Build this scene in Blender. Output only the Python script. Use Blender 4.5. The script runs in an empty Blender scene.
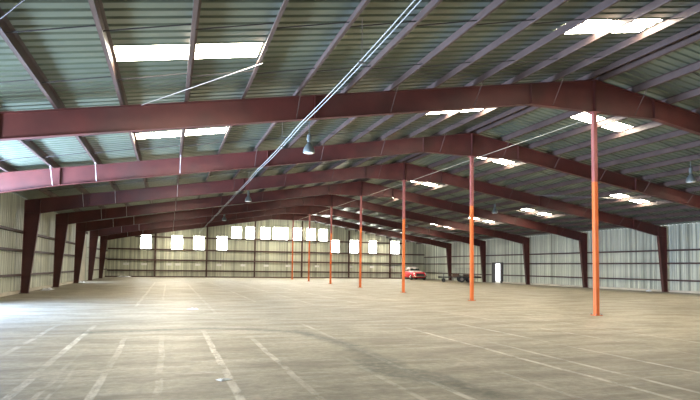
import bpy, bmesh, math, random
from mathutils import Vector, Matrix, noise
random.seed(7)
S = bpy.context.scene
COL = S.collection

# ---------------------------------------------------------------- camera
F, YAW, PIT, ROL, SY, H = 559.94, 0.31141, 0.05863, -0.0126, 34.2, 1.4177
cam_d = bpy.data.cameras.new('camera'); cam = bpy.data.objects.new('camera', cam_d); COL.objects.link(cam)
cam_d.sensor_width = 36.0; cam_d.lens = F / 700 * 36.0; cam_d.shift_y = SY / 700
cam_d.clip_start = 0.05; cam_d.clip_end = 500
r = Vector((math.cos(YAW), -math.sin(YAW), 0)); fh = Vector((math.sin(YAW), math.cos(YAW), 0)); zz = Vector((0, 0, 1))
fw = fh * math.cos(PIT) + zz * math.sin(PIT); up = zz * math.cos(PIT) - fh * math.sin(PIT)
c_, s_ = math.cos(ROL), math.sin(ROL)
R_ = r * c_ - up * s_; U_ = r * s_ + up * c_; B_ = -fw
m = Matrix((R_, U_, B_)).transposed().to_4x4(); m.translation = Vector((0, 0, H))
cam.matrix_world = m
S.camera = cam

# ---------------------------------------------------------------- world, light, exposure
w = bpy.data.worlds.new('sky'); S.world = w; w.use_nodes = True
bg = w.node_tree.nodes['Background']; bg.inputs[0].default_value = (0.92, 0.96, 1.0, 1); bg.inputs[1].default_value = 1.6
S.view_settings.view_transform = 'Standard'; S.view_settings.look = 'None'
S.view_settings.exposure = 0.5; S.view_settings.gamma = 1.0; S.view_settings.use_curve_mapping = False
SKY_E = 34.0      # skylight panels
WIN_E = 14.0      # siding light panels
def area(name, loc, rot, sx, sy, power, col):
    l = bpy.data.lights.new(name, 'AREA'); l.shape = 'RECTANGLE'; l.size = sx; l.size_y = sy; l.energy = power; l.color = col
    o = bpy.data.objects.new(name, l); o.location = loc; o.rotation_euler = rot; COL.objects.link(o); return o
# daylight coming in through the open bay door of the left wall (beside the camera), plus added near-roof and front fill lamps
area('bay_door_daylight', (-7.3, 18.3, 1.95), (0, math.radians(-90), 0), 3.8, 6.2, 1150, (0.25, 0.45, 1.0))
area('sunlit_yard_bounce', (-8.6, 18.4, 0.25), (0, math.radians(-132), 0), 2.6, 6.0, 10000, (0.56, 0.73, 1.0))
area('near_roof_fill_light', (-8.8, 9.6, 0.25), (0, math.radians(-130), 0), 2.6, 4.4, 3600, (0.62, 0.78, 1.0))  # assumed source, added to throw bluish light on the near roof
area('front_fill_light', (12.8, -8.9, 2.1), (math.radians(-90), 0, math.radians(180)), 9, 4.0, 350, (1.0, 0.95, 0.85))  # unseen fill lamp added behind the camera
area('far_door_daylight', (-7.2, 47.55, 1.9), (0, math.radians(-90), 0), 3.6, 1.2, 260, (0.6, 0.75, 1.0))

# ---------------------------------------------------------------- the building's numbers
XR, Y0, BAY = 12.8, 14.44, 7.62          # ridge x, first frame y, bay length
SL, ZR = 0.162, 7.72                     # roof slope, ridge height of the deck
HW = 19.55                               # half width to the walls
XL, XRT = XR - HW, XR + HW
YF, YB = Y0 - 3 * BAY, Y0 + 7 * BAY
def zroof(x): return ZR - SL * abs(x - XR)
PURL = [0.22, 1.58, 3.03, 4.36, 5.63, 6.99, 8.32, 9.68, 11.08, 12.49, 13.97, 15.38, 16.80, 18.2]   # distances of the purlins from the ridge

# ---------------------------------------------------------------- materials
def mat(name, col, rough=0.6, metal=0.0, var=0.12, scale=3.0, stretch=(1, 1, 1), bump=0.0, dirt=None, dirt_amt=0.5, spec=0.5):
    mt = bpy.data.materials.new(name); mt.use_nodes = True; nt = mt.node_tree; N = nt.nodes; L = nt.links
    b = N['Principled BSDF']; b.inputs['Roughness'].default_value = rough; b.inputs['Metallic'].default_value = metal
    b.inputs['Specular IOR Level'].default_value = spec
    tc = N.new('ShaderNodeTexCoord'); mp = N.new('ShaderNodeMapping'); mp.inputs['Scale'].default_value = stretch
    L.new(tc.outputs['Object'], mp.inputs[0])
    nz = N.new('ShaderNodeTexNoise'); nz.inputs['Scale'].default_value = scale; nz.inputs['Detail'].default_value = 6; L.new(mp.outputs[0], nz.inputs[0])
    mr = N.new('ShaderNodeMapRange'); mr.inputs[1].default_value = .3; mr.inputs[2].default_value = .7
    mr.inputs[3].default_value = 1 - var; mr.inputs[4].default_value = 1 + var; L.new(nz.outputs[0], mr.inputs[0])
    mx = N.new('ShaderNodeMix'); mx.data_type = 'RGBA'; mx.blend_type = 'MULTIPLY'; mx.inputs[0].default_value = 1
    mx.inputs[6].default_value = (*col, 1); L.new(mr.outputs[0], mx.inputs[7]); out = mx.outputs[2]
    if dirt:
        n2 = N.new('ShaderNodeTexNoise'); n2.inputs['Scale'].default_value = scale * .4; n2.inputs['Detail'].default_value = 8; L.new(mp.outputs[0], n2.inputs[0])
        m2 = N.new('ShaderNodeMapRange'); m2.inputs[1].default_value = .48; m2.inputs[2].default_value = .68; m2.inputs[4].default_value = dirt_amt; L.new(n2.outputs[0], m2.inputs[0])
        x2 = N.new('ShaderNodeMix'); x2.data_type = 'RGBA'; x2.inputs[7].default_value = (*dirt, 1); L.new(m2.outputs[0], x2.inputs[0]); L.new(out, x2.inputs[6]); out = x2.outputs[2]
    L.new(out, b.inputs['Base Color'])
    if bump:
        bp = N.new('ShaderNodeBump'); bp.inputs['Strength'].default_value = bump; bp.inputs['Distance'].default_value = .01
        L.new(nz.outputs[0], bp.inputs['Height']); L.new(bp.outputs[0], b.inputs['Normal'])
    return mt
def emat(name, col, strength):
    mt = bpy.data.materials.new(name); mt.use_nodes = True; nt = mt.node_tree; N = nt.nodes; L = nt.links
    b = N['Principled BSDF']; b.inputs['Base Color'].default_value = (*col, 1); b.inputs['Roughness'].default_value = .4
    tc = N.new('ShaderNodeTexCoord'); nz = N.new('ShaderNodeTexNoise'); nz.inputs['Scale'].default_value = 4; L.new(tc.outputs['Object'], nz.inputs[0])
    mr = N.new('ShaderNodeMapRange'); mr.inputs[3].default_value = strength * .8; mr.inputs[4].default_value = strength * 1.2; L.new(nz.outputs[0], mr.inputs[0])
    b.inputs['Emission Color'].default_value = (*col, 1); L.new(mr.outputs[0], b.inputs['Emission Strength']); return mt

M = {}
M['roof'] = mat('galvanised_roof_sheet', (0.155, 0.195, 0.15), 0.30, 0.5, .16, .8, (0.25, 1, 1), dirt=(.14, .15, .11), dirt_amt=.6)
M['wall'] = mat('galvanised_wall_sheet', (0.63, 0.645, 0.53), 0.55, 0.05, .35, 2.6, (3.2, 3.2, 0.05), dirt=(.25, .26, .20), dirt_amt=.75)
M['frame'] = mat('red_oxide_primer', (0.095, 0.020, 0.0155), 0.55, 0, .25, 1.5, dirt=(.06, .028, .022), dirt_amt=.6)
M['purlin'] = mat('purple_grey_primer', (0.085, 0.055, 0.048), 0.5, 0, .2, 2, dirt=(.055, .035, .03), dirt_amt=.5)
M['girt'] = mat('brown_girt_primer', (0.09, 0.05, 0.042), 0.6, 0, .25, 2)
M['orange'] = mat('orange_paint', (0.62, 0.135, 0.025), 0.5, 0, .15, 2, dirt=(.45, .12, .05), dirt_amt=.35)
M['maroon'] = mat('maroon_paint', (0.30, 0.085, 0.075), 0.55, 0, .2, 2)
M['brace'] = mat('lit_steel_brace', (0.55, 0.50, 0.48), 0.5, 0.3, .15, 4)  # pale tone standing in for light on the left braces and near rod
M['rod'] = mat('dull_steel_rod', (0.20, 0.19, 0.18), 0.5, 0.4, .15, 4)
M['cable'] = mat('white_cable_sheath', (0.45, 0.47, 0.45), 0.5, 0, .05, 4)
M['skylight'] = emat('daylit_fibreglass_roof', (1.0, 0.91, 0.73), SKY_E)
M['window'] = emat('daylit_fibreglass_siding', (0.97, 1.0, 0.96), WIN_E)
M['daylight'] = emat('daylight_outside_door', (0.75, 0.87, 1.0), 3.0)
M['lampw'] = mat('white_enamel', (0.8, 0.82, 0.8), .35, 0, .05)
M['lampg'] = mat('grey_ballast', (0.16, 0.18, 0.17), .45, .3, .05)
M['glass'] = mat('frosted_lens', (0.85, 0.9, 0.88), .2, 0, .03)
M['beige'] = mat('beige_door_paint', (0.62, 0.56, 0.44), .5, 0, .1, 1.5, dirt=(.4, .35, .27))
M['white'] = mat('white_paint', (0.82, 0.82, 0.80), .5, 0, .06)
M['black'] = mat('black_rubber', (0.02, 0.02, 0.02), .7, 0, .2)
M['dark'] = mat('dark_steel', (0.05, 0.045, 0.045), .5, .3, .2)
M['chrome'] = mat('chrome', (0.75, 0.75, 0.76), .18, 1, .03)
M['carred'] = mat('car_red_paint', (0.80, 0.035, 0.06), .22, 0, .04)
M['carwhite'] = mat('car_cream_paint', (0.85, 0.72, 0.66), .3, 0, .04)
M['carglass'] = mat('car_glass', (0.03, 0.045, 0.04), .08, 0, .02)
M['wood'] = mat('old_wood', (0.13, 0.075, 0.045), .7, 0, .3, 5, (1, 6, 6))
M['rust'] = mat('rusty_mesh', (0.25, 0.25, 0.23), .6, .3, .3, 5)
M['green'] = mat('faded_green_paint', (0.12, 0.15, 0.10), .6, 0, .2)
M['paper'] = mat('white_plastic_sheet', (0.82, 0.84, 0.88), .45, 0, .06)

# ------------------------------------------------ concrete floor with worn painted stripes, scuffs and an old crack
def floor_mat():
    mt = bpy.data.materials.new('worn_concrete'); mt.use_nodes = True; nt = mt.node_tree; N = nt.nodes; L = nt.links
    b = N['Principled BSDF']
    tc = N.new('ShaderNodeTexCoord'); P = tc.outputs['Object']
    sp = N.new('ShaderNodeSeparateXYZ'); L.new(P, sp.inputs[0])
    def val(x):
        return x if not isinstance(x, (int, float)) else None
    def math_(op, a, b_=None, c=None, clamp=False):
        n = N.new('ShaderNodeMath'); n.operation = op; n.use_clamp = clamp
        for i, v in enumerate((a, b_, c)):
            if v is None: continue
            if isinstance(v, (int, float)): n.inputs[i].default_value = v
            else: L.new(v, n.inputs[i])
        return n.outputs[0]
    def noise_(scale, detail=8, st=(1, 1, 1), rough=.6, off=(0, 0, 0)):
        mp = N.new('ShaderNodeMapping'); mp.inputs['Scale'].default_value = st; mp.inputs['Location'].default_value = off; L.new(P, mp.inputs[0])
        n = N.new('ShaderNodeTexNoise'); n.inputs['Scale'].default_value = scale; n.inputs['Detail'].default_value = detail; n.inputs['Roughness'].default_value = rough
        L.new(mp.outputs[0], n.inputs[0]); return n.outputs[0]
    def rng(v, a, b_, c=0, d=1):
        n = N.new('ShaderNodeMapRange'); n.inputs[1].default_value = a; n.inputs[2].default_value = b_; n.inputs[3].default_value = c; n.inputs[4].default_value = d
        L.new(v, n.inputs[0]); return n.outputs[0]
    def mix(f, a, b_, bt='MIX'):
        n = N.new('ShaderNodeMix'); n.data_type = 'RGBA'; n.blend_type = bt
        for i, v in ((0, f), (6, a), (7, b_)):
            if isinstance(v, (int, float)): n.inputs[i].default_value = v
            elif isinstance(v, tuple): n.inputs[i].default_value = (*v, 1)
            else: L.new(v, n.inputs[i])
        return n.outputs[2]
    big = noise_(.22, 6, (.6, 1, 1)); med = noise_(1.1, 10, (.55, 1.3, 1), .65); fine = noise_(9, 8, (1, 1, 1), .7, (3, 1, 0))
    streak = noise_(1.0, 8, (.35, 3.2, 1), .7, (5, 2, 0))
    col = mix(rng(big, .35, .65), (0.35, 0.305, 0.215), (0.47, 0.42, 0.31))
    col = mix(rng(med, .42, .60, 0, .8), col, (0.24, 0.205, 0.14))
    col = mix(rng(streak, .50, .66, 0, .6), col, (0.58, 0.53, 0.43))
    col = mix(rng(fine, .38, .62, 0, .55), col, (0.17, 0.15, 0.11))
    xw = math_('ADD', sp.outputs[0], rng(noise_(.6, 2), 0, 1, -.05, .05))
    # stripes: x, half width, y range, strength
    wear = noise_(2.2, 8, (1.2, .6, 1), .8, (9, 4, 0))
    wear2 = noise_(.35, 3, (1, 1, 1), .5, (1, 7, 0))
    tot = None
    for x, hw, ya, yb, st in [(-2.39, .045, 8, 15, .5), (-1.58, .05, 4, 14.6, .9), (-1.3, .03, 4, 10.5, .55), (-1.17, .02, 4, 9.5, .45), (-.75, .045, 4, 12.4, .7),
                              (-.08, .045, 4, 12, .4), (.76, .05, 4, 13, .85), (1.59, .045, 4, 12, .6), (2.66, .04, 4, 9, .45), (3.17, .045, 4, 15, .7),
                              (4.36, .04, 4, 8.5, .5), (5.4, .045, 3, 13, .85), (5.97, .045, 3, 10, .7), (7.12, .045, 3, 14, .75), (8.6, .045, 4, 18, .5),
                              (10.1, .05, 5, 16, .45), (11.7, .05, 5, 18, .4), (-1.02, .05, 20, 50, .45), (1.36, .05, 17, 45, .3), (7.1, .05, 20, 40, .5), (-3.6, .05, 5, 13, .4),
                              (3.3, .05, 22, 50, .4), (5.2, .05, 20, 55, .35), (9.4, .06, 22, 55, .35), (-.2, .04, 24, 44, .35)]:
        d = math_('ABSOLUTE', math_('SUBTRACT', xw, x))
        a = rng(d, hw + .01, hw - .01, 0, st)
        y1 = rng(sp.outputs[1], ya, ya + .8); y2 = rng(sp.outputs[1], yb, yb - 2.0)
        a = math_('MULTIPLY', math_('MULTIPLY', a, y1), y2)
        tot = a if tot is None else math_('MAXIMUM', tot, a)
    # cross stripes along x
    for y, hw, xa, xb, st in [(15.1, .07, 10.2, 14.6, .6), (12.75, .05, -1.6, -.6, .35), (19.5, .06, 15, 21, .3)]:
        d = math_('ABSOLUTE', math_('SUBTRACT', sp.outputs[1], y)); a = rng(d, hw + .02, hw - .02, 0, st)
        a = math_('MULTIPLY', math_('MULTIPLY', a, rng(sp.outputs[0], xa, xa + .5)), rng(sp.outputs[0], xb, xb - .5))
        tot = math_('MAXIMUM', tot, a)
    worn = math_('MULTIPLY', rng(wear, .42, .56), rng(wear2, .35, .55, .3, 1))
    col = mix(math_('MULTIPLY', math_('MULTIPLY', tot, .8), worn), col, (0.86, 0.83, 0.74))
    # dark curved scuff / crack: polyline of segments
    pts = [(-1.6, 12.75), (-.2, 12.9), (.75, 13.1), (1.6, 12.8), (2.75, 12.0), (3.15, 9.9), (3.08, 8.2), (3.0, 7.2), (3.25, 6.5), (3.5, 5.6)]
    dn = noise_(3, 5, (1, 1, 1), .7, (2, 2, 0))
    mind = None
    wide = [(3.05, 8.1), (2.95, 7.3), (3.3, 6.5)]
    segs = [(a, b_, 0) for a, b_ in zip(pts, pts[1:])] + [(a, b_, .16) for a, b_ in zip(wide, wide[1:])]
    for (ax, ay), (bx, by), grow in segs:
        lx, ly = bx - ax, by - ay; l2 = lx * lx + ly * ly
        px = math_('SUBTRACT', sp.outputs[0], ax); py = math_('SUBTRACT', sp.outputs[1], ay)
        t = math_('DIVIDE', math_('ADD', math_('MULTIPLY', px, lx), math_('MULTIPLY', py, ly)), l2, clamp=True)
        ex = math_('SUBTRACT', px, math_('MULTIPLY', t, lx)); ey = math_('SUBTRACT', py, math_('MULTIPLY', t, ly))
        d = math_('SQRT', math_('ADD', math_('MULTIPLY', ex, ex), math_('MULTIPLY', ey, ey)))
        if grow: d = math_('SUBTRACT', d, grow)
        mind = d if mind is None else math_('MINIMUM', mind, d)
    dd = math_('ADD', mind, rng(dn, .3, .7, -.12, .12))
    st = math_('MULTIPLY', rng(dd, .30, .02, 0, .9), rng(fine, .25, .6, .35, 1))
    col = mix(st, col, (0.09, 0.095, 0.065))
    # tyre scuffs: wide soft arcs
    for cx, cy, rad, hw, a0 in [(9, -2, 12.2, .35, .3), (6.5, 0.5, 9.2, .25, .28), (4, 20, 7.6, .3, .2), (16, 8, 9, .4, .22)]:
        ex = math_('SUBTRACT', sp.outputs[0], cx); ey = math_('SUBTRACT', sp.outputs[1], cy)
        d = math_('ABSOLUTE', math_('SUBTRACT', math_('SQRT', math_('ADD', math_('MULTIPLY', ex, ex), math_('MULTIPLY', ey, ey))), rad))
        a = math_('MULTIPLY', rng(d, hw, 0, 0, a0), rng(med, .35, .6, .1, 1))
        col = mix(a, col, (0.20, 0.17, 0.12))
    L.new(col, b.inputs['Base Color'])
    L.new(rng(med, .3, .7, .42, .62), b.inputs['Roughness'])
    b.inputs['Specular IOR Level'].default_value = .45
    bp = N.new('ShaderNodeBump'); bp.inputs['Strength'].default_value = .35; bp.inputs['Distance'].default_value = .02
    L.new(fine, bp.inputs['Height']); L.new(bp.outputs[0], b.inputs['Normal'])
    return mt
M['floor'] = floor_mat()

# ---------------------------------------------------------------- helpers
def box(bm, a, b, mtx=None):
    x0, y0, z0 = a; x1, y1, z1 = b
    v = [Vector(p) for p in ((x0, y0, z0), (x1, y0, z0), (x1, y1, z0), (x0, y1, z0), (x0, y0, z1), (x1, y0, z1), (x1, y1, z1), (x0, y1, z1))]
    if mtx: v = [mtx @ p for p in v]
    v = [bm.verts.new(p) for p in v]
    for f in ((3, 2, 1, 0), (4, 5, 6, 7), (0, 1, 5, 4), (1, 2, 6, 5), (2, 3, 7, 6), (3, 0, 4, 7)): bm.faces.new([v[i] for i in f])
def prism_y(bm, poly, y0, y1):                      # polygon in x-z, extruded in y
    a = [bm.verts.new((x, y0, z)) for x, z in poly]; b = [bm.verts.new((x, y1, z)) for x, z in poly]; n = len(poly)
    bm.faces.new(a[::-1]); bm.faces.new(b)
    for i in range(n): bm.faces.new((a[i], a[(i + 1) % n], b[(i + 1) % n], b[i]))
def strip(bm, p, q, t, y0, y1):                     # flat bar from p to q (x,z) of thickness t, y0..y1 wide
    d = Vector((q[0] - p[0], q[1] - p[1])); d.normalize(); n = Vector((-d.y, d.x)) * t / 2
    prism_y(bm, [(p[0] - n.x, p[1] - n.y), (q[0] - n.x, q[1] - n.y), (q[0] + n.x, q[1] + n.y), (p[0] + n.x, p[1] + n.y)], y0, y1)
def tube(bm, p, q, rad, n=8, r2=None):
    p = Vector(p); q = Vector(q); d = (q - p).normalized(); a = d.orthogonal().normalized(); b = d.cross(a); r2 = rad if r2 is None else r2
    A = [bm.verts.new(p + (a * math.cos(i * math.tau / n) + b * math.sin(i * math.tau / n)) * rad) for i in range(n)]
    B = [bm.verts.new(q + (a * math.cos(i * math.tau / n) + b * math.sin(i * math.tau / n)) * r2) for i in range(n)]
    bm.faces.new(A[::-1]); bm.faces.new(B)
    for i in range(n): bm.faces.new((A[i], A[(i + 1) % n], B[(i + 1) % n], B[i]))
def lathe(bm, prof, n=20, c=(0, 0, 0)):
    rings = []
    for rr, z in prof:
        rings.append([bm.verts.new((c[0] + rr * math.cos(i * math.tau / n), c[1] + rr * math.sin(i * math.tau / n), c[2] + z)) for i in range(n)])
    for A, B in zip(rings, rings[1:]):
        for i in range(n): bm.faces.new((A[i], A[(i + 1) % n], B[(i + 1) % n], B[i]))
    bm.faces.new(rings[0][::-1]); bm.faces.new(rings[-1])
def obj(name, bm, m, parent=None, smooth=False, label=None, bevel=0):
    me = bpy.data.meshes.new(name); bmesh.ops.recalc_face_normals(bm, faces=bm.faces[:]); bm.to_mesh(me); bm.free()
    me.materials.append(M[m] if isinstance(m, str) else m)
    if smooth:
        for p in me.polygons: p.use_smooth = True
    o = bpy.data.objects.new(name, me); COL.objects.link(o)
    if parent: o.parent = parent
    if label: o['label'] = label
    if bevel:
        b = o.modifiers.new('bevel', 'BEVEL'); b.width = bevel; b.segments = 2; b.limit_method = 'ANGLE'
    return o
def tag(o, label, cat, group=None, kind=None):
    o['label'] = label; o['category'] = cat
    if group: o['group'] = group
    if kind: o['kind'] = kind
    return o
def struct(o): o['kind'] = 'structure'; return o
def thing(name, label, cat, loc=(0, 0, 0), rz=0, group=None):
    o = bpy.data.objects.new(name, None); COL.objects.link(o); o.location = loc; o.rotation_euler = (0, 0, rz); o.empty_display_size = .2
    return tag(o, label, cat, group)
def dup(root, loc, label=None, group=None, rz=None):
    c = root.copy(); COL.objects.link(c); c.location = loc
    if rz is not None: c.rotation_euler = (0, 0, rz)
    if label: c['label'] = label
    if group: c['group'] = group
    for ch in list(root.children):
        d = ch.copy(); COL.objects.link(d); d.parent = c
        for g in ch.children:
            e = g.copy(); COL.objects.link(e); e.parent = d
    return c
ORD = ['first', 'second', 'third', 'fourth', 'fifth', 'sixth', 'seventh', 'eighth', 'ninth', 'tenth', 'eleventh', 'twelfth', 'thirteenth', 'fourteenth']

# ---------------------------------------------------------------- floor
bm = bmesh.new(); box(bm, (XL - .3, YF - .3, -.2), (XRT + .3, YB + .3, 0)); struct(obj('floor', bm, 'floor'))

# ---------------------------------------------------------------- roof deck, ribs running down the slope, with openings for the skylights
RIB = 0.3048
def rib_profile(a, b):                               # (coordinate, height) list: flat pan with a trapezoid rib every foot
    out = []; k = 0; t = a
    while t < b - 1e-6:
        for dt, h in ((0, 0), (.19, 0), (.215, .035), (.275, .035)):
            if t + dt < b: out.append((t + dt, h))
        t += RIB
    out.append((b, 0)); return out
RP = rib_profile(YF, YB)
# skylights: (side, dist a, dist b, bay, fraction of bay at its near edge)
SKY = []
for side, rng_, fr in ((-1, (1.66, 4.30), {-2: .45, -1: .43, 0: .42, 1: .42, 2: .45, 3: .45, 4: .45, 5: .45, 6: .45}),
                       (-1, (11.14, 13.92), {-2: .5, -1: .545, 0: .50, 1: .48, 2: .5, 3: .5, 4: .5, 5: .5, 6: .5}),
                       (1, (1.66, 4.30), {-2: .45, -1: .45, 0: .38, 1: .40, 2: .55, 3: .5, 4: .5, 5: .5, 6: .5}),
                       (1, (11.14, 13.92), {-2: .5, -1: .5, 0: .5, 1: .50, 2: .64, 3: .66, 4: .6, 5: .55, 6: .55})):
    for b, f in fr.items():
        ya = YF + round((Y0 + (b + f) * BAY - YF) / RIB) * RIB
        SKY.append((side, rng_[0], rng_[1], b, ya, ya + 2 * RIB + .19))
def sheet_faces(side, d0, d1, ya, yb, bm, lift=0):
    pr = [(y, h) for y, h in RP if ya - 1e-4 <= y <= yb + 1e-4]
    A = [bm.verts.new((XR + side * d0, y, ZR - SL * d0 + h + lift)) for y, h in pr]
    B = [bm.verts.new((XR + side * d1, y, ZR - SL * d1 + h + lift)) for y, h in pr]
    for i in range(len(pr) - 1): bm.faces.new((A[i], A[i + 1], B[i + 1], B[i]))
ceil = None
bm = bmesh.new()
for side in (-1, 1):
    ds = [0, 1.66, 4.30, 7.8, 11.14, 13.92, HW + .05]
    for d0, d1 in zip(ds, ds[1:]):
        holes = sorted([(s[4], s[5]) for s in SKY if s[0] == side and abs(s[1] - d0) < .01])
        y = YF
        for ha, hb in holes:
            sheet_faces(side, d0, d1, y, ha, bm); y = hb
        sheet_faces(side, d0, d1, y, YB, bm)
    # eave/ridge cap flashing
box(bm, (XR - .25, YF, ZR + .03), (XR + .25, YB, ZR + .045))
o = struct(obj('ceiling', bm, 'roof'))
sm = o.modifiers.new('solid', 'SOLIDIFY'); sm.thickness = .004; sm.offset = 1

NWIN = [15]
for side, d0, d1, b, ya, yb in SKY:
    if b < -1: continue
    bm = bmesh.new()
    sheet_faces(side, d0, d1, ya, yb, bm)
    NWIN[0] += 1; struct(obj('window_%d' % NWIN[0], bm, 'skylight'));

# ---------------------------------------------------------------- walls
def wall_profile(a, b, holes):                       # narrow ribs every 0.3 m, with extra points at the openings' edges
    out = []; t = a
    while t < b - 1e-6:
        for dt, h in ((0, 0), (.225, 0), (.24, .05), (.285, .05), (.30, 0)):
            if t + dt < b: out.append((t + dt, h))
        t += RIB
    out.append((b, 0))
    for e in [e for h in holes for e in h[:2]]:
        for i in range(len(out) - 1):
            (t0, h0), (t1, h1) = out[i], out[i + 1]
            if t0 < e < t1:
                out.insert(i + 1, (e, h0 + (h1 - h0) * (e - t0) / (t1 - t0))); break
    return out
def wall_ribs(bm, horiz, a, b, z_of, fixed, out, holes, zcuts=()):
    """sheet along axis 'horiz' ('x' or 'y') from a to b at fixed coordinate; ribs vertical; holes = (a0,a1,z0,z1)"""
    pr = wall_profile(a, b, holes); snap = list(holes)
    def P(t, h, z):
        return (t, fixed + out * h, z) if horiz == 'x' else (fixed + out * h, t, z)
    for (t0, h0), (t1, h1) in zip(pr, pr[1:]):
        segs = [(0.0, None)]
        hs = sorted([(z0, z1) for a0, a1, z0, z1 in snap if a0 - 1e-4 <= t0 and t1 <= a1 + 1e-4])
        z = 0.0; parts = []
        for z0, z1 in hs:
            if z0 > z: parts.append((z, z, z0, z0))
            z = z1
        parts.append((z, z, z_of(t0), z_of(t1)))
        for za, zb, zc, zd in parts:
            bm.faces.new([bm.verts.new(P(t0, h0, za)), bm.verts.new(P(t1, h1, zb)), bm.verts.new(P(t1, h1, zd)), bm.verts.new(P(t0, h0, zc))])
    return snap
zeave = ZR - SL * HW
WINL = [(-3.14, -2.0, 3.15, 4.78), (.2, 1.42, 3.15, 4.78), (2.65, 3.85, 3.2, 4.8), (5.29, 6.5, 3.25, 4.85), (7.0, 8.15, 4.62, 6.05), (8.67, 9.8, 4.65, 6.08), (10.45, 11.6, 4.68, 6.1),
        (11.95, 13.8, 4.66, 6.15), (14.5, 15.6, 4.62, 6.15), (16.15, 17.25, 4.62, 6.15), (17.75, 18.85, 4.65, 6.12), (19.3, 20.4, 3.2, 4.78), (21.83, 22.95, 3.15, 4.83), (24.4, 25.45, 3.25, 4.8), (27.3, 28.6, 3.2, 4.85)]
bm = bmesh.new(); snaps = wall_ribs(bm, 'x', XL, XRT, lambda x: zroof(x) - .01, YB, 1, WINL)
struct(obj('wall_back', bm, 'wall'))
for i, (a0, a1, z0, z1) in enumerate(snaps):
    bm = bmesh.new(); pr = [(t, h) for t, h in wall_profile(XL, XRT, WINL) if a0 - 1e-4 <= t <= a1 + 1e-4]
    for (t0, h0), (t1, h1) in zip(pr, pr[1:]):
        bm.faces.new([bm.verts.new(p) for p in ((t0, YB + h0, z0), (t1, YB + h1, z0), (t1, YB + h1, z1), (t0, YB + h0, z1))])
    wn = struct(obj('window_%d' % (i + 1), bm, 'window'))
    bm = bmesh.new()
    for z in (z0, z1): box(bm, (a0 - .02, YB - .012, z - .02), (a1 + .02, YB - .002, z + .02))
    for x in (a0, a1): box(bm, (x - .02, YB - .012, z0), (x + .02, YB - .002, z1))
    obj('window_frame', bm, 'beige', wn)

LHOLES = [(7.0, 12.2, -1, 3.95), (15.3, 21.5, -1, 3.95), (46.9, 52.3, -1, 4.0)]  # first opening is assumed, added for the near roof fill lamp
bm = bmesh.new(); wall_ribs(bm, 'y', YF, YB, lambda y: zeave - .01, XL, -1, LHOLES); struct(obj('wall_left', bm, 'wall'))
RHOLES = [(49.6, 51.3, -1, 1.98)]
bm = bmesh.new(); rs = wall_ribs(bm, 'y', YF, YB, lambda y: zeave - .01, XRT, 1, RHOLES); struct(obj('wall_right', bm, 'wall'))
bm = bmesh.new(); wall_ribs(bm, 'x', XL, XRT, lambda x: zroof(x) - .01, YF, -1, [(8, 18, -1, 4.2)]); struct(obj('wall_front', bm, 'wall'))  # opening added behind the camera to let fill light in
# base curbs
for nm, a, b in (('baseboard_left', (XL + .0, Y0 + 7.1, 0), (XL + .16, 46.7, .14)), ('baseboard_right', (XRT - .1, YF, 0), (XRT, 49.5, .14)),
                 ('baseboard_back', (XL, YB - .16, 0), (XRT, YB, .12))):
    bm = bmesh.new(); box(bm, a, b); struct(obj(nm, bm, 'beige' if nm != 'baseboard_back' else 'girt'))

# sliding door and its open gap, left wall
d = struct(thing('door_1', '', 'door')); del d['label']; del d['category']
bm = bmesh.new(); box(bm, (XL - .10, 48.35, .02), (XL - .04, 52.4, 3.95)); obj('door_leaf', bm, 'beige', d)
bm = bmesh.new(); box(bm, (XL - .14, 46.6, 3.95), (XL + .05, 52.6, 4.12)); obj('door_track', bm, 'girt', d)
bm = bmesh.new(); box(bm, (XL - .02, 46.75, 0), (XL + .1, 46.9, 3.95)); obj('door_jamb', bm, 'girt', d)
# bay door frame, left wall near the camera
d = struct(thing('door_2', '', 'door')); del d['label']; del d['category']
bm = bmesh.new(); box(bm, (XL - .05, 15.2, 3.95), (XL + .1, 21.6, 4.1)); obj('door_header', bm, 'girt', d)
for y in (15.2, 21.45):
    bm = bmesh.new(); box(bm, (XL - .05, y, 0), (XL + .1, y + .12, 3.95)); obj('door_jamb', bm, 'girt', d)
# personnel door, right wall
d = struct(thing('door_3', '', 'door')); del d['label']; del d['category']
bm = bmesh.new()
box(bm, (XRT - .10, 49.50, 0), (XRT + .04, 49.90, 2.06)); box(bm, (XRT - .10, 50.98, 0), (XRT + .04, 51.45, 2.06)); box(bm, (XRT - .10, 49.5, 1.98), (XRT + .04, 51.4, 2.08)); obj('door_frame', bm, 'dark', d)
bm = bmesh.new(); box(bm, (XRT + .12, 51.5, .02), (XRT + .17, 52.8, 1.95)); lf = obj('door_leaf', bm, 'dark', d)
bm = bmesh.new(); tube(bm, (XRT + .08, 52.7, 1.0), (XRT + .2, 52.7, 1.0), .03); obj('door_handle', bm, 'chrome', lf)
# ground outside the open doors (daylit)
bm = bmesh.new(); box(bm, (XRT + .3, 40, -.2), (XRT + 12, 60, -.02)); struct(obj('ground_right', bm, 'beige'))
bm = bmesh.new(); box(bm, (XL - 14, 2, -.2), (XL - .3, 66, -.02)); struct(obj('ground_left', bm, 'beige'))

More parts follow.
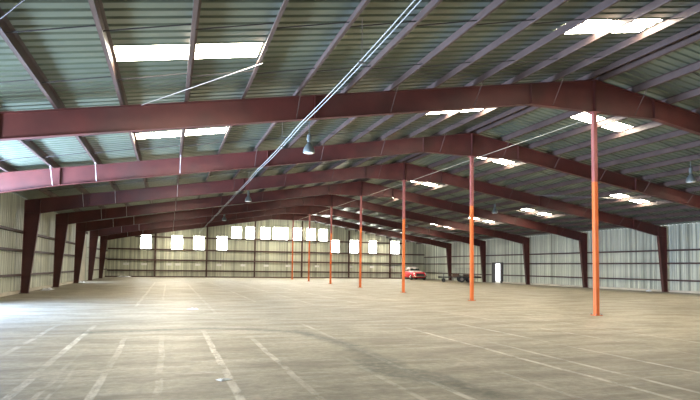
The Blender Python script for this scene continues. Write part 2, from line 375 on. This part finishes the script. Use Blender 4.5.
# ---------------------------------------------------------------- purlins
for side in (-1, 1):
    for i, dd in enumerate(PURL):
        bm = bmesh.new(); x = XR + side * dd; zt = ZR - SL * dd - .004; hgt = .205 if i else .19; fl = .065
        lz = lambda dx: -SL * dx * side * 1.0
        # Z section: web, top flange to the ridge side, bottom flange down-slope, with small lips
        box(bm, (x - .004, YF, zt - hgt), (x + .004, YB, zt))
        strip(bm, (x, zt - .004), (x - side * fl, zt - .004 + SL * fl), .006, YF, YB)
        strip(bm, (x, zt - hgt + .004), (x + side * fl, zt - hgt + .004 - SL * fl), .006, YF, YB)
        strip(bm, (x + side * fl, zt - hgt - SL * fl), (x + side * (fl + .004), zt - hgt - SL * fl + .022), .005, YF, YB)
        o = obj('roof_purlin', bm, 'purlin')
        tag(o, f'long steel purlin under the {"left" if side < 0 else "right"} roof slope, {ORD[i]} down from the ridge', 'purlin', 'roof purlins of the ' + ('left' if side < 0 else 'right') + ' slope')

# ---------------------------------------------------------------- rigid frames
TOPR = 7.50
def ztop(d): return TOPR - SL * d
def zbot(d):
    if d < 2.4: return 6.47
    return 6.47 - .16 * (d - 2.4) if d < 16.6 else 4.20 - (d - 16.6) * .20
DK, ZK = 18.68, None
def make_frame(label):
    t = thing('rigid_frame', label, 'frame', (XR, 0, 0), 0, 'tapered steel rigid frames across the hall')
    zk = zbot(DK)
    for s in (-1, 1):
        # rafter
        bm = bmesh.new(); ds = [0, 2.4, 5, 8, 11, 14, 16.6, DK, 19.34]
        top = [(s * d, ztop(d)) for d in ds]
        bot = [(s * d, zbot(d)) for d in ds[:-1]] + [(s * 19.34, zk)]
        prism_y(bm, top + bot[::-1], -.005, .005)
        for a, b in zip(ds, ds[1:]):
            strip(bm, (s * a, ztop(a)), (s * b, ztop(b)), .014, -.10, .10)
        for a, b in zip(ds[:-2], ds[1:-1]):
            strip(bm, (s * a, zbot(a)), (s * b, zbot(b)), .016, -.10, .10)
        # web stiffeners / splice plates
        for d in (.02, 2.4, 9.2, 16.6, DK):
            box(bm, (s * d - .008, -.095, zbot(d)), (s * d + .008, .095, ztop(d) - .005))
        obj('rafter', bm, 'frame', t)
        # tapered leg
        bm = bmesh.new()
        prism_y(bm, [(s * DK, zk), (s * 19.04, .02), (s * 19.34, .02), (s * 19.34, zk)], -.005, .005)
        strip(bm, (s * DK, zk), (s * 19.04, .02), .016, -.10, .10)
        strip(bm, (s * 19.34, ztop(19.34)), (s * 19.34, .02), .014, -.10, .10)
        strip(bm, (s * DK, zk), (s * 19.34, zk), .014, -.10, .10)
        obj('leg', bm, 'frame', t)
        bm = bmesh.new(); box(bm, (s * 19.2 - .2, -.14, 0), (s * 19.2 + .2, .14, .02)); obj('base_plate', bm, 'girt', t)
        # flange braces from the bottom flange up to the purlins
        for i in (1, 3, 5, 7, 9, 11, 12):
            dd = PURL[i]; bm = bmesh.new()
            xb = s * (dd + .02)
            tube(bm, (xb, -.03, zbot(dd) + .01), (xb, -.62, ZR - SL * dd - .16), .013, 6)
            obj('flange_brace', bm, 'brace' if i >= 9 and s < 0 else 'girt', t)  # outer left braces coloured paler as if lit, the others dark
    return t
first = None
FL = ['rigid frame overhead behind the camera position', 'nearest dark red steel rigid frame, carried by the tallest looking orange column',
      'second dark red steel rigid frame from the camera, magenta lit at its left end', 'third dark red steel rigid frame, its left leg the nearest one visible',
      'fourth dark red steel rigid frame from the camera', 'fifth dark red steel rigid frame from the camera',
      'sixth dark red steel rigid frame, its leg beside the beige sliding door', 'seventh and farthest dark red steel rigid frame before the end wall']
FL[0] = 'dark red steel rigid frame overhead, above the top edge of the picture'
for k in range(-1, 7):
    y = Y0 + k * BAY
    if first is None:
        first = make_frame(FL[0]); first.location = (XR, y, 0)
    else:
        fr = dup(first, (XR, y, 0), FL[k + 1])
        if k == 0:
            for ch in list(fr.children):
                if ch.name.startswith('flange_brace') and ch.data.materials[0] == M['brace']: bpy.data.objects.remove(ch)

# ---------------------------------------------------------------- centre columns
def make_column():
    t = thing('support_column', '', 'column', (XR, Y0, 0), 0, 'orange centre columns under the ridge')
    bm = bmesh.new(); box(bm, (-.068, -.068, .015), (.068, .068, 4.22)); obj('lower_shaft', bm, 'orange', t, label='bright orange painted lower shaft', bevel=.012)
    bm = bmesh.new(); box(bm, (-.068, -.068, 4.22), (.068, .068, 6.43)); obj('upper_shaft', bm, 'maroon', t, label='dull maroon upper shaft', bevel=.012)
    bm = bmesh.new(); box(bm, (-.13, -.13, 0), (.13, .13, .018)); obj('base_plate', bm, 'orange', t)
    bm = bmesh.new(); box(bm, (-.14, -.14, 6.43), (.14, .14, 6.455)); obj('cap_plate', bm, 'maroon', t)
    bm = bmesh.new()
    for a in (-.108, .108):
        for b in (-.108, .108): tube(bm, (a, b, .018), (a, b, .06), .014, 6)
    obj('anchor_bolts', bm, 'rod', t)
    return t
c0 = make_column()
CL = ['nearest and thickest orange steel column, far to the right', 'second orange steel column from the camera, in front of the flatbed trailer',
      'third orange steel column from the camera, at the tail of the red car', 'fourth orange steel column from the camera', 'fifth orange steel column from the camera',
      'sixth orange steel column from the camera, overlapping an upper light panel', 'farthest and thinnest orange steel column, before the end wall']
c0['label'] = CL[0]
for k in range(1, 7): dup(c0, (XR, Y0 + k * BAY, 0), CL[k])

# ---------------------------------------------------------------- girts (horizontal wall rails)
GL = [('lowest', .86), ('middle', 2.0), ('upper', 2.88)]
def girt(name, p, q, label, inward):
    bm = bmesh.new(); x0, y0 = p; x1, y1 = q
    if inward[0]:
        i = inward[0]; xs = sorted((x0, x0 + i * .18))
        box(bm, (xs[0], y0, -.055), (xs[1], y1, -.047)); fx = x0 + i * .18
        a, b = sorted((fx - i * .006, fx)); box(bm, (a, y0, -.055), (b, y1, .055))
    else:
        box(bm, (x0, y0 - .18, -.08), (x1, y0, -.07)); box(bm, (x0, y0 - .18, -.08), (x1, y0 - .174, .08))
    return bm
LW = [(Y0 + BAY - .5, 46.6), (52.6, YB)]
for nm, z in GL + [('top', 3.9)]:
    bm = bmesh.new()
    for a, b in LW:
        if nm == 'top' : continue
        sub = girt('', (XL + .005, a), (XL + .005, b), '', (1, 0)); me = bpy.data.meshes.new('t'); sub.to_mesh(me); bm.from_mesh(me); sub.free()
    if nm == 'top': bm.free(); continue
    o = obj('wall_girt', bm, 'girt'); o.location.z = z
    tag(o, f'{nm} dark horizontal girt rail along the left side wall', 'girt', 'girts of the left wall')
for nm, z in GL:
    bm = bmesh.new()
    for a, b in ([(YF, YB)] if z > 1.99 and z > 2.05 else [(YF, 49.5), (51.4, YB)]):
        sub = girt('', (XRT - .005, a), (XRT - .005, b), '', (-1, 0)); me = bpy.data.meshes.new('t'); sub.to_mesh(me); bm.from_mesh(me); sub.free()
    o = obj('wall_girt', bm, 'girt'); o.location.z = z - .06
    tag(o, f'{nm} dark horizontal girt rail along the right side wall', 'girt', 'girts of the right wall')
for nm, z, xa, xb in (('lowest', .75, XL + .2, XRT - .2), ('second lowest', 1.95, XL + .2, XRT - .2), ('third lowest', 3.15, XL + .2, XRT - .2), ('highest', 4.58, XL + 3.0, XRT - 3.4)):
    bm = girt('', (xa, YB - .005), (xb, YB - .005), '', (0, -1))
    o = obj('wall_girt', bm, 'girt'); o.location.z = z
    tag(o, f'{nm} dark horizontal girt rail across the far end wall', 'girt', 'girts of the end wall')

# end wall posts
for i, x in enumerate((-1.54, 4.16, 9.76, 15.54, 21.62, 27.21)):
    bm = bmesh.new(); zt = zroof(x) - .24
    box(bm, (-.005, -.33, 0), (.005, -.19, zt)); box(bm, (-.09, -.19, 0), (.09, -.183, zt)); box(bm, (-.09, -.345, 0), (.09, -.33, zt)); box(bm, (-.14, -.38, 0), (.14, -.16, .02))
    o = obj('wall_post', bm, 'girt'); o.location = (x, YB, 0)
    tag(o, f'brown steel wall post on the far end wall, {ORD[i]} from the left corner', 'post', 'end wall posts')

# small pale markers on the end wall above the second girt
for i, x in enumerate((-4.6, -2.71, -.01, .98, 3.2, 5.61, 8.42, 11.18, 13.88, 17.55, 22.0, 24.84, 27.61, 30.74)):
    bm = bmesh.new(); box(bm, (-.3, -.012, -.11), (.3, 0, .11)); box(bm, (-.32, -.016, -.13), (.32, -.010, -.11)); box(bm, (-.32, -.016, .11), (.32, -.010, .13))
    o = obj('wall_marker', bm, 'white'); o.location = (x, YB - .012, 1.47)
    tag(o, f'small pale plate on the far end wall below the second girt, {ORD[i]} from the left', 'plate', 'pale plates along the end wall')

# ---------------------------------------------------------------- sag rods, diagonal brace rods
for side in (-1, 1):
    for b in range(-1, 7):
        for j, fr in enumerate((.40, .74)):
            bm = bmesh.new(); y = Y0 + (b + fr) * BAY
            for i in range(1, len(PURL) - 1):
                d0, d1 = PURL[i], PURL[i + 1]
                tube(bm, (XR + side * d0, y - .12, ZR - SL * d0 - .15), (XR + side * d1, y + .12, ZR - SL * d1 - .15), .013, 5)
            o = obj('sag_rod', bm, 'dark'); nm = 'left' if side < 0 else 'right'
            tag(o, f'thin sag rod, {nm} slope, {"nearer" if j == 0 else "farther"} of two {"before" if b < 0 else "behind"} the {ORD[max(b,0)]} frame', 'rod', f'sag rods of the {nm} slope')
def rod(name, p, q, rad, m, label, cat='rod', group=None, sag=0):
    bm = bmesh.new(); p = Vector(p); q = Vector(q); n = 1 if not sag else 10; prev = p
    for i in range(1, n + 1):
        t = i / n; c = p.lerp(q, t); c.z -= sag * 4 * t * (1 - t); tube(bm, prev, c, rad, 6); prev = c
    return tag(obj(name, bm, m), label, cat, group)
def under(d, o=.26): return ZR - SL * d - o
rod('brace_rod', (-.75, 14.25, under(XR + .75)), (1.75, 11.55, under(XR - 1.75)), .008, 'brace', 'pale diagonal brace rod crossing under the nearest left skylight', group='diagonal roof brace rods')
rod('brace_rod', (-6.0, 14.2, under(18.8)), (-1.6, 8.0, under(14.4)), .010, 'dark', 'dark diagonal brace rod at the upper left corner', group='diagonal roof brace rods')
rod('brace_rod', (21.5, Y0 + 2 * BAY - .2, under(8.7)), (27.5, Y0 + BAY + .2, under(14.7)), .010, 'rod', 'thin diagonal brace rod under the right slope', group='diagonal roof brace rods')

# ---------------------------------------------------------------- overhead cables and conduits
for i, (x, z) in enumerate(((3.20, 5.21), (3.275, 5.20))):
    bm = bmesh.new()
    for k in range(-1, 7):
        ya, yb = Y0 + k * BAY, Y0 + (k + 1) * BAY - (0.1 if k == 6 else 0); prev = Vector((x, ya, z))
        for j in range(1, 7):
            t = j / 6; c = Vector((x, ya + (yb - ya) * t, z - .05 * 4 * t * (1 - t))); tube(bm, prev, c, .0085, 6); prev = c
    tag(obj('overhead_cable', bm, 'cable'), ('left' if i == 0 else 'right') + ' one of the two parallel white cables slung under the frames', 'cable', 'paired white cables')
for k in (-1, 0, 1, 2, 3, 4):
    bm = bmesh.new(); y = Y0 + (k + .35) * BAY
    tube(bm, (3.24, y, 5.17), (3.24, y, zroof(3.24) - .2), .006, 6); box(bm, (3.18, y - .015, 5.13), (3.30, y + .015, 5.16))
    tag(obj('cable_hanger', bm, 'rod'), f'thin hanger holding the paired white cables, {ORD[k + 1]} from the camera', 'hanger', 'hangers of the paired cables')
rod('conduit', (13.05, Y0 + .1, 6.40), (13.05, YB - .3, 6.40), .009, 'beige', 'thin pale conduit running along the ridge beside the column tops', 'conduit')

# ---------------------------------------------------------------- high bay lamps
def make_lamp():
    t = thing('high_bay_lamp', '', 'lamp', (0, 0, 0), 0, 'hanging high bay lamps')
    bm = bmesh.new(); lathe(bm, [(.012, .62), (.012, 1.08)], 8); obj('stem', bm, 'lampg', t)
    bm = bmesh.new(); lathe(bm, [(.05, .36), (.075, .40), (.075, .60), (.03, .64)], 14); obj('ballast_housing', bm, 'lampg', t)
    bm = bmesh.new(); lathe(bm, [(.2, 0), (.205, .01), (.19, .12), (.14, .22), (.07, .32), (.05, .36), (.04, .35), (.06, .31), (.13, .21), (.18, .11), (.19, .01)], 24); obj('lamp_shade', bm, 'lampg', t, smooth=True)
    bm = bmesh.new(); lathe(bm, [(.05, -.03), (.15, -.02), (.188, .01), (.188, .02)], 24); obj('lens', bm, 'glass', t, smooth=True)
    return t
l0 = make_lamp(); l0.location = (4.38, Y0 + .5 * BAY, 5.25); l0['label'] = 'nearest high bay lamp on the left slope, beside the paired white cables'
for k in (2, 4):
    dup(l0, (4.38, Y0 + (k + .5) * BAY, 5.25), f'{"middle" if k == 2 else "farthest"} of the three high bay lamps under the left slope')
for k in (0, 2, 4):
    dup(l0, (21.24, Y0 + (k + .5) * BAY, 5.25), f'{["nearest", 0, "middle", 0, "farthest"][k]} of the three high bay lamps under the right slope')

# ---------------------------------------------------------------- classic car
def loft(bm, secs, cap=True):
    rings = [[bm.verts.new(p) for p in s] for s in secs]
    for A, B in zip(rings, rings[1:]):
        n = len(A)
        for i in range(n): bm.faces.new((A[i], A[(i + 1) % n], B[(i + 1) % n], B[i]))
    if cap: bm.faces.new(rings[0][::-1]); bm.faces.new(rings[-1])
def car():
    t = thing('classic_car', 'red and cream rounded classic car parked by the far end wall', 'car', (28.15, 62.2, 0), math.radians(-4))
    # front is -y
    def sec(y, hw, zb, zt, rnd=.22):
        pts = []
        for sx in (1, -1):
            q = [(hw * .86, zb), (hw, zb + .12), (hw, zb + (zt - zb) * .55), (hw * .93, zt - .08), (hw * .72, zt)]
            pts += [(sx * a, y, b) for a, b in (q if sx > 0 else q[::-1])]
        return pts
    bm = bmesh.new()
    loft(bm, [sec(-2.25, .62, .36, .78), sec(-2.12, .78, .27, .90), sec(-1.8, .88, .22, .97), sec(-1.2, .91, .20, 1.0), sec(-.6, .91, .20, 1.02), sec(.6, .92, .20, 1.02), sec(1.4, .91, .22, 1.0), sec(2.0, .84, .27, .92), sec(2.35, .66, .36, .74)])
    body = obj('body', bm, 'carred', t, smooth=True)
    s_ = body.modifiers.new('sub', 'SUBSURF'); s_.levels = 2; s_.render_levels = 2
    bm = bmesh.new()
    loft(bm, [[(a * .60, -2.0, b) for a, b in ((1, .86), (.5, .96), (-.5, .96), (-1, .86))], [(a * .66, -1.3, b) for a, b in ((1, .98), (.5, 1.07), (-.5, 1.07), (-1, .98))], [(a * .7, -.66, b) for a, b in ((1, 1.0), (.5, 1.09), (-.5, 1.09), (-1, 1.0))]])
    obj('hood', bm, 'carwhite', t, smooth=True, label='pale faded hood')
    bm = bmesh.new()
    def cs(y, hw, z0, z1): return [(hw, y, z0), (hw * .96, y, z0 + (z1 - z0) * .5), (hw * .8, y, z1 - .03), (0, y, z1), (-hw * .8, y, z1 - .03), (-hw * .96, y, z0 + (z1 - z0) * .5), (-hw, y, z0)]
    loft(bm, [cs(-.62, .72, .98, 1.08), cs(-.2, .72, .98, 1.40), cs(.2, .72, .98, 1.47), cs(.8, .70, .98, 1.45), cs(1.25, .68, .98, 1.30), cs(1.6, .64, .96, 1.03)])
    obj('roof', bm, 'carwhite', t, smooth=True, label='cream hardtop roof')
    bm = bmesh.new(); v = [bm.verts.new(p) for p in ((-.64, -.63, 1.10), (.64, -.63, 1.10), (.55, -.22, 1.37), (-.55, -.22, 1.37))]; bm.faces.new(v)
    obj('windshield', bm, 'carglass', t)
    for s in (-1, 1):
        bm = bmesh.new(); v = [bm.verts.new((s * a, y, z)) for a, y, z in ((.725, -.35, 1.06), (.725, .35, 1.06), (.64, .30, 1.38), (.66, -.15, 1.36))]; bm.faces.new(v)
        v = [bm.verts.new((s * a, y, z)) for a, y, z in ((.72, .42, 1.06), (.69, 1.15, 1.06), (.62, .95, 1.32), (.645, .38, 1.38))]; bm.faces.new(v)
        obj('side_window', bm, 'carglass', t)
        bm = bmesh.new(); tube(bm, (s * .66, -2.16, .74), (s * .66, -2.06, .74), .12, 16); obj('headlight', bm, 'lampw', t, smooth=False)
        for y in (-1.4, 1.38):
            bm = bmesh.new(); tube(bm, (s * .72, y, .33), (s * .93, y, .33), .33, 20); wh = obj('wheel', bm, 'black', t)
            bm = bmesh.new(); tube(bm, (s * .92, y, .33), (s * .945, y, .33), .19, 16, .15); obj('hubcap', bm, 'chrome', wh)
        bm = bmesh.new(); tube(bm, (s * .55, 2.28, .7), (s * .55, 2.36, .7), .07, 12); obj('tail_light', bm, 'carred', t)
    bm = bmesh.new(); box(bm, (-.50, -2.27, .42), (.50, -2.20, .76))
    for i in range(7): box(bm, (-.48 + i * .15, -2.30, .44), (-.45 + i * .15, -2.27, .74))
    obj('grille', bm, 'dark', t)
    for y in (-2.36, 2.38):
        bm = bmesh.new(); prism = [(-.85, y * .93), (-.6, y), (.6, y), (.85, y * .93)]
        for (a, b), (c, d_) in zip(prism, prism[1:]): tube(bm, (a, b, .44), (c, d_, .44), .06, 8)
        obj('bumper', bm, 'chrome', t)
    return t
car()

# ---------------------------------------------------------------- flatbed trailer, tongue to the left
def trailer():
    t = thing('flatbed_trailer', 'dark flatbed utility trailer with tandem wheels by the right wall', 'trailer', (29.05, 51.4, 0), math.radians(-24))
    bm = bmesh.new()
    for y in (-.85, .85): box(bm, (-1.3, y - .04, .46), (1.55, y + .04, .58))
    for x in (-1.3, -.6, .1, .8, 1.47): box(bm, (x, -.85, .46), (x + .08, .85, .56))
    obj('chassis', bm, 'dark', t)
    bm = bmesh.new()
    for i in range(8): box(bm, (-1.3, -.84 + i * .213, .585), (1.55, -.65 + i * .213, .62))
    obj('deck', bm, 'wood', t)
    bm = bmesh.new(); tube(bm, (-1.3, -.8, .5), (-2.45, 0, .5), .05); tube(bm, (-1.3, .8, .5), (-2.45, 0, .5), .05); tube(bm, (-2.4, 0, .5), (-2.75, 0, .5), .05, 8, .07); obj('tongue', bm, 'dark', t)
    bm = bmesh.new(); tube(bm, (-2.2, -.18, .3), (-2.2, -.18, .95), .035); j = obj('jack', bm, 'rod', t)
    bm = bmesh.new(); tube(bm, (-2.2, -.25, .2), (-2.2, -.1, .2), .2, 16); obj('jack_wheel', bm, 'black', j)
    for s in (-1, 1):
        for x in (-.42, .42):
            bm = bmesh.new(); tube(bm, (x, s * .88, .33), (x, s * 1.08, .33), .33, 22); wh = obj('wheel', bm, 'black', t)
            bm = bmesh.new(); tube(bm, (x, s * 1.06, .33), (x, s * 1.09, .33), .16, 16); obj('rim', bm, 'rod', wh)
        bm = bmesh.new()
        box(bm, (-.85, s * .98 - .12, .70), (.85, s * .98 + .12, .73)); obj('fender', bm, 'dark', t)
    bm = bmesh.new()                                     # mesh side rack standing on the deck
    for i in range(9): tube(bm, (-.95 + i * .2, .8, .62), (-.95 + i * .2, .8, 1.45), .012, 5)
    for i in range(7): tube(bm, (-.95, .8, .70 + i * .125), (.65, .8, .70 + i * .125), .010, 5)
    box(bm, (-.97, .79, 1.43), (.67, .81, 1.47)); obj('mesh_rack', bm, 'rust', t, label='grey wire mesh rack')
trailer()
def crate(loc, size, m, label, rz=0):
    t = thing('wooden_crate', label, 'crate', loc, rz); x, y, z = size
    bm = bmesh.new(); box(bm, (-x, -y, 0), (x, y, z)); obj('box', bm, m, t)
    bm = bmesh.new()
    for a in (-1, 1):
        for b in (-1, 1): box(bm, (a * x - .03, b * y - .03, -.0), (a * x + .03, b * y + .03, z + .02))
    box(bm, (-x, -y - .02, z - .08), (x, -y - .001, z)); box(bm, (-x, -y - .02, 0), (x, -y - .001, .08)); obj('slats', bm, 'wood', t)
c = math.cos(math.radians(-24)); s = math.sin(math.radians(-24))
crate((29.05 - .95 * c, 51.4 - .95 * s, .622), (.3, .35, .28), 'wood', 'brown wooden crate on the front end of the trailer deck', math.radians(-24))
crate((29.05 + .2 * c, 51.4 + .2 * s, .622), (.34, .3, .18), 'green', 'low green crate in the middle of the trailer deck', math.radians(-24))

# ---------------------------------------------------------------- litter
def sheet(loc, sx, sy, hgt, label, name='crumpled_sheet', rz=0):
    bm = bmesh.new(); n = 10; g = []
    for i in range(n + 1):
        for j in range(n + 1):
            u, v = i / n - .5, j / n - .5
            z = hgt * (.35 + noise.noise(Vector((u * 5 + loc[0], v * 5 + loc[1], 1)))) * (1 - (2 * max(abs(u), abs(v))) ** 3)
            g.append(bm.verts.new((u * sx, v * sy, max(.004, z))))
    for i in range(n):
        for j in range(n):
            a = i * (n + 1) + j; bm.faces.new((g[a], g[a + 1], g[a + n + 2], g[a + n + 1]))
    o = obj(name, bm, 'paper', smooth=True); o.location = loc; o.rotation_euler.z = rz
    so = o.modifiers.new('s', 'SOLIDIFY'); so.thickness = .004; so.offset = 1
    return tag(o, label, 'litter')
sheet((.69, 7.17, 0), .16, .12, .03, 'small torn white paper scrap on the floor in the foreground', 'paper_scrap', .5)
sheet((.77, 18.7, 0), .35, .2, .06, 'small white scrap on the floor in the bright band of light', 'paper_scrap', .2)
sheet((-6.1, 33.4, 0), .4, 1.8, .14, 'crumpled white plastic sheet at the foot of the left wall, nearer one')
sheet((-6.15, 46.0, 0), .4, 1.2, .16, 'crumpled white plastic sheet beside the gap of the sliding door')
sheet((-4.7, 66.9, 0), 1.6, .4, .2, 'long white plastic bundle at the foot of the end wall, left corner')
sheet((31.6, 30.6, 0), .3, .3, .2, 'small white scrap at the foot of the right wall')
